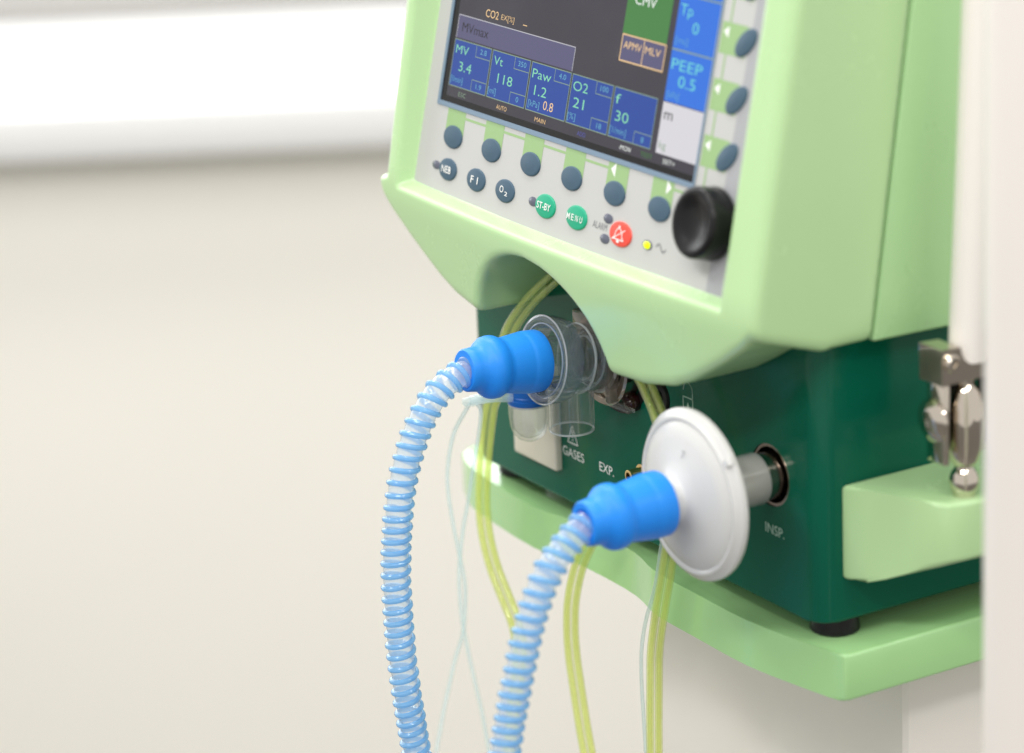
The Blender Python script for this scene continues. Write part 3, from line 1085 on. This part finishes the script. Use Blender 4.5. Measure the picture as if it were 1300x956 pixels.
# ------------------------------------------------------------------ breathing hoses
def hose(name_label, group, axis_pts, cuff_org, cuff_prof, loc, lastcap):
    t = thing('breathing_hose', loc, name_label, 'hose', group)
    b = MB()
    lathe(b, 'blue_cuff', cuff_org, (Vector(axis_pts[0]) - Vector(cuff_org)).normalized(), cuff_prof, 56)
    b.build('cuff', t)
    path, s = smooth_path(axis_pts, 1.2)
    T, U, Vv = frames(path)
    b = MB()
    rr = 5.75 + 0.14 * np.cos(2 * math.pi * s / 5.6)
    tube(b, 'hose_wall', path, rr, 24, cap=False)
    b.build('hose_wall', t)
    # helical rib round the wall
    b = MB()
    fine = np.linspace(0, s[-1], int(s[-1] / 5.6 * 26))
    ip = lambda A: np.stack([np.interp(fine, s, A[:, k]) for k in range(3)], 1)
    ang = 2 * math.pi * fine / 5.6 + 0.75 * np.sin(fine / 17.0 + 1.0) + 0.4 * np.sin(fine / 7.3)
    hel = ip(path) + (5.95 + 0.07 * np.sin(fine / 3.1) + 0.05 * np.sin(fine / 1.3))[:, None] * (ip(U) * np.cos(ang)[:, None] + ip(Vv) * np.sin(ang)[:, None])
    tube(b, 'blue_coil', hel, 1.3, 10)
    b.build('rib', t)
    return t


CP = [(0, 10.4), (-0.5, 13.2), (0, 14.1), (1.0, 14.5), (6.5, 14.6), (8.6, 14.45), (9.2, 14.2), (10, 14.25), (19, 13.0), (20.5, 12.9), (22, 13.6), (24, 14.5), (26.2, 14.7),
      (28.4, 14.3), (30.2, 13.1), (31.6, 11.4), (33, 10.6), (36, 10.2), (39.0, 9.9), (39.7, 9.3), (39.7, 6.6), (36, 6.4)]
h1 = [(-171, -70, 87.2), (-171, -76.4, 86.2), (-171, -82.0, 84.2), (-171, -88.3, 80.6), (-171, -95.4, 73), (-171, -101.1, 64), (-171, -105.7, 53.9), (-171, -109.3, 43.6),
      (-171, -111.4, 35.2), (-171, -113.5, 22.6), (-171, -114.9, 10.9), (-171, -115.8, -1.4), (-171, -116, -13.4), (-171, -115.8, -25.6), (-171, -115.5, -38.3), (-171, -114.2, -57.3),
      (-171, -112.1, -76.3), (-171, -109.8, -96.3), (-171, -104, -140), (-171, -97, -200), (-171, -91, -280), (-171, -88, -440)]
h1 = [(x + 10.7, y - 6.3, z + 3.9) for x, y, z in h1]
hose('blue ribbed breathing hose with its cuff on the clear valve', 'breathing hoses', h1, (-160.3, -41.3, 88.5), CP, (-171, -100, 80), True)
h2 = [(-36, -95.5, 57.2), (-36, -98.5, 55.8), (-36, -102.7, 52.8), (-36, -108.4, 48.3), (-36, -114.2, 42.3), (-36, -117.4, 37.7), (-36, -120.1, 33.1), (-36, -122.5, 28), (-36, -124.8, 22.7),
      (-36, -126.8, 17.5), (-36, -128.6, 11.8), (-36, -130.3, 6.1), (-36, -131.9, 0.3), (-36, -133.3, -4.7), (-36, -137.7, -21.1), (-36, -141.7, -38.3), (-36, -149, -72), (-36, -157, -125), (-36, -163, -200), (-36, -166, -300), (-36, -166, -440)]
hose('blue ribbed breathing hose with its cuff on the white disc filter', 'breathing hoses', h2, (-36, -57.6, 58.0), CP, (-36, -100, 60), True)

# ------------------------------------------------------------------ disc filter
filt = thing('breathing_filter', (-36, -40, 58), 'round white disc filter plugged into the inspiratory port', 'filter')
FO, FA = (-36, 0, 58), (0, -1, 0)
mb = MB()
lathe(mb, 'filter_white', FO, FA, [(57, 7.6), (57, 10.2), (51.6, 10.7), (50.2, 12.2), (48.6, 17.5), (46.5, 25.5), (45.0, 31.4), (43.6, 33.0), (44.3, 34.2), (44.2, 35.2), (43.2, 36.0), (42.2, 37.6), (41.4, 38.4), (40.2, 38.6), (40.2, 33), (42.5, 30), (45.2, 24), (47.8, 15), (49.5, 9), (57, 7.6)], 96)
front_shell = mb.build('front_shell', filt)
mb = MB()
lathe(mb, 'filter_white', FO, FA, [(40.1, 38.6), (38.8, 38.4), (38.0, 37.4), (37.4, 34.5), (36.4, 30), (34.6, 14), (34.0, 12.6), (33.8, 11.0), (36, 11), (40.1, 30), (40.1, 38.6)], 96)
mb.build('rear_shell', filt)
mb = MB()
lathe(mb, 'frosted', FO, FA, [(36.5, 11.6), (8, 11.9), (7.4, 11.7), (7.4, 11.1), (8, 10.9), (36.5, 10.8)], 48)
mb.build('port_tube', filt)
mb = MB()
rbox(mb, 'filter_white', -2, 2, -44.2, -40.5, 36.0, 39.4, 0.6, 2, Matrix.Translation((-36, 0, 58)) @ Matrix.Rotation(math.radians(52), 4, 'Y'))
mb.build('rim_tab', filt)
mb = MB()
text(mb, 'print_grey', lambda a, b_, h: np.array([-36 + a, -48.0 - h + 0.25 * (math.hypot(a, b_) - 21), 58 + b_]), '7', 4, 21, 3.2, sx=1.0, h=0.6)
mb.build('moulded_mark', filt, smooth=False)

# ------------------------------------------------------------------ water trap
trap = thing('water_trap', (-206, -20, 36), 'small water trap with a blue cap and clear cup behind the left hose', 'water trap')
mb = MB()
lathe(mb, 'trap_blue', (-206, -20, 0), (0, 0, 1), [(52.0, 0), (52.0, 9.8), (52.4, 10.2), (54.4, 10.2), (54.8, 9.5), (56, 9.5), (56.4, 9.2), (68, 9.0), (69, 7.2), (69, 0)], 40)
mb.build('cap', trap)
mb = MB()
lathe(mb, 'glass', (-206, -20, 0), (0, 0, 1), [(53, 9.8), (47, 9.8), (41, 9.3), (37, 8.0), (34.4, 5.8), (33.0, 3.2), (32.5, 0)], 40)
lathe(mb, 'glass', (-206, -20, 0), (0, 0, 1), [(53, 8.7), (47, 8.7), (41.5, 8.2), (38, 7.0), (35.8, 5.0), (34.6, 2.6), (34.2, 0)], 40)
glint_ring(mb, 'edge_glint', (-206, -20, 0), (0, 0, 1), 51.6, 9.4, 0.6)
mb.build('cup', trap)
mb = MB()
p_, _ = smooth_path([(-206, -29, 56.6), (-209, -37, 57.4), (-211, -44, 57.2), (-213, -48, 56.4)], 1)
tube(mb, 'tube_cyan', p_, 2.7, 14)
p_, _ = smooth_path([(-209, -38, 57.2), (-217, -43, 55.4), (-222.5, -46, 53.0)], 1)
tube(mb, 'tube_cyan', p_, 2.0, 14)
mb.build('connector', trap)
mb = MB()
p_, _ = smooth_path([(-199, -20, 65), (-188, -21, 66.5), (-176, -22, 70)], 1)
tube(mb, 'trap_blue', p_, 3.2, 14)
mb.build('side_arm', trap)


# ------------------------------------------------------------------ tubes
def offset_path(path, off):
    T, U, Vv = frames(path)
    side = np.cross(T, np.array([-0.8, 0.5, -0.3]))
    side /= np.linalg.norm(side, axis=1)[:, None]
    return path + side * off


def twin(label, pts, sep=4.0, r=1.9, group='yellow twin tubes'):
    t = thing('twin_tube', pts[-1], label, 'tube', group)
    path, _ = smooth_path(pts, 2.0)
    for sgn in (-1, 1):
        b = MB()
        q = offset_path(path, sgn * sep / 2)
        tube(b, 'tube_yellow', q, r, 14, cap=False)
        tube(b, 'tube_yellow', q, r * 0.55, 10, cap=False)
        b.build('tube', t)
    return t


twin('yellow twin tube rising into the cove behind the blue cuff',
     [(-172, 2, 132), (-176, -10, 126.5), (-191.2, -18, 112.3), (-204.8, -20, 100.3), (-217, -22, 86), (-221.5, -25, 70), (-224.1, -28, 53.3), (-229.3, -28, 43.9), (-234.5, -28, 26.3), (-238.3, -28, 8.9),
      (-240.5, -28, -8.2), (-238.8, -28, -24.3), (-232.5, -28, -39), (-223.5, -28, -50.7), (-214, -28, -62.5), (-211, -28, -74), (-213, -28, -88), (-219, -28, -110), (-228, -28, -150), (-238, -28, -215), (-240, -28, -300), (-238, -28, -430)])
twin('yellow twin tube hanging from below the front blue cuff',
     [(-134, 0, 17), (-138, -12, 14.5), (-143.5, -18, 8), (-150, -20, 1), (-157.3, -20, -7.4), (-166.5, -20, -21.7), (-173.3, -20, -39.8), (-175.2, -20, -55.1), (-174.5, -20, -68.8), (-172.1, -20, -81.6), (-167.5, -20, -102.8), (-160, -20, -135), (-150, -22, -200), (-146, -24, -300), (-146, -24, -430)])
twin('yellow twin tube passing behind the white disc filter',
     [(-116, -10, 98), (-110.6, -18, 91.4), (-105.7, -18, 85.9), (-96.1, -18, 73.8), (-87, -18, 55), (-83.5, -18, 38), (-85.7, -18, 24), (-91.1, -18, 6.9), (-94.6, -18, -6), (-99.6, -18, -22.7), (-104.5, -18, -42.4), (-106, -18, -59.5), (-107.9, -18, -98.2), (-108, -18, -140), (-108, -19, -220), (-107, -20, -320), (-106, -20, -430)])


def thin(label, pts, r=1.05):
    b = MB()
    path, _ = smooth_path(pts, 2.0)
    tube(b, 'tube_cyan', path, r, 10, cap=False)
    o = b.build('sampling_tube')
    return tag(o, label, 'tube', 'thin sampling tubes')


thin('thin clear tube arching out left from the water trap connector',
     [(-216, -43, 56), (-219, -45, 53.0), (-224.4, -45, 47.5), (-236.1, -45, 33.5), (-243, -45, 16.6), (-244.7, -45, 2.6), (-241.3, -45, -14.5), (-236.6, -45, -29.6), (-232.2, -45, -45.5), (-236.4, -45, -69.7),
      (-246.2, -45, -88.6), (-252.7, -45, -103.2), (-264, -45, -130.4), (-275, -45, -165), (-284, -45, -230), (-286, -45, -320), (-284, -45, -430)])
thin('thin clear tube dropping straight down beside the left yellow tube',
     [(-212.5, -45, 55), (-214, -42, 50), (-220.3, -40, 36.7), (-227.1, -40, 18.7), (-233.8, -40, -1.8), (-240.3, -40, -18.6), (-246.3, -40, -42.3), (-246.3, -40, -64.4), (-242.1, -40, -81.7), (-235.9, -40, -98.7), (-228.5, -40, -119.2), (-221, -40, -155), (-214, -40, -220), (-212, -40, -320), (-212, -40, -430)])
thin('thin clear tube hanging beside the yellow tube under the disc filter',
     [(-92, -21, 14), (-99, -21, -10), (-107, -21, -28), (-111.5, -21, -44), (-112.5, -21, -62), (-111, -21, -95), (-110.5, -21, -135), (-111, -22, -220), (-111, -23, -320), (-110, -23, -430)], 0.95)

# ------------------------------------------------------------------ clamp and poles
clamp = thing('pole_clamp', (42, 45.5, 61), 'chrome pole clamp with a ball foot standing on the green side bracket', 'clamp')
cx, cy = 42.0, 45.5
mb = MB()
lathe(mb, 'chrome', (cx, cy, 61), (0, 0, 1), [(0.1, 0), (0.1, 5.0), (1.6, 5.2), (2, 5.5), (4.5, 6.4), (7.5, 6.5), (10, 5.6), (12, 4.2), (13, 3.6), (15, 3.6)], 32)
mb.build('ball_foot', clamp)
mb = MB()
lathe(mb, 'chrome', (cx, cy, 61), (0, 0, 1), [(13, 0), (13.4, 4.4), (16, 6.4), (22, 7.8), (32, 8.4), (42, 7.8), (47, 6.2), (50, 4.0), (55, 4.0)], 36)
mb.build('barrel', clamp)
for y0, y1 in ((30.6, 33.6), (57.4, 60.4)):
    mb = MB()
    rbox(mb, 'chrome', 35, 47.5, y0, y1, 78, 114, 1.0, 3)
    mb.build('side_plate', clamp)
mb = MB()
lathe(mb, 'chrome', (40, 30.7, 97), (0, -1, 0), [(0, 0), (0, 9.5), (1.2, 9.3), (2.6, 7.4), (3.4, 3.6), (3.6, 0)], 32)
mb.build('side_cap', clamp)
mb = MB()
rbox(mb, 'black_hole', 33, 35.5, 33.7, 57.3, 78, 114, 0.4, 1)
mb.build('back_plate', clamp)
mb = MB()
py = 47.5
prof = [(28.6, 114), (62, 114), (62, 130)] + [(py + 8.8 * math.cos(math.radians(a)), 129.5 - 9.0 * math.sin(math.radians(a))) for a in range(0, 181, 15)] + [(28.6, 130)]
bm = bmesh.new()
A = [bm.verts.new((48, y, z)) for y, z in prof]
B = [bm.verts.new((33, y, z)) for y, z in prof]
bm.faces.new(A)
bm.faces.new(B[::-1])
for i in range(len(prof)):
    j = (i + 1) % len(prof)
    bm.faces.new((A[i], A[j], B[j], B[i]))
bmesh.ops.bevel(bm, geom=[e for e in bm.edges if e.calc_face_angle(0) > 0.6], offset=1.2, segments=3, affect='EDGES', profile=0.5)
bm.verts.index_update()
mb.add([v.co for v in bm.verts], [[v.index for v in f.verts] for f in bm.faces], 'chrome')
bm.free()
mb.build('saddle', clamp)
for y in (33.6, 59.0):
    mb = MB()
    lathe(mb, 'chrome', (47.8, y, 123.5), (1, 0, 0), [(0, 0), (0, 3.8), (1.6, 3.8), (2.6, 3.0), (2.6, 1.6), (1.6, 1.4), (1.6, 0)], 24)
    mb.build('screw', clamp)

mb = MB()
p = np.array([(41, py + 7.0 * k / 143, 121.0 + k) for k in np.linspace(0, 420, 12)])
tube(mb, 'pole_white', p, 8.0, 40)
o = mb.build('support_pole')
tag(o, 'slim white pole rising from the chrome clamp', 'pole')
mb = MB()
p = np.array([(159.5, -15.0, z) for z in np.linspace(-900, 700, 12)])
tube(mb, 'pole_white', p, 20, 48)
o = mb.build('drip_stand_pole')
tag(o, 'thick white upright pole blurred at the right edge of the picture', 'pole')
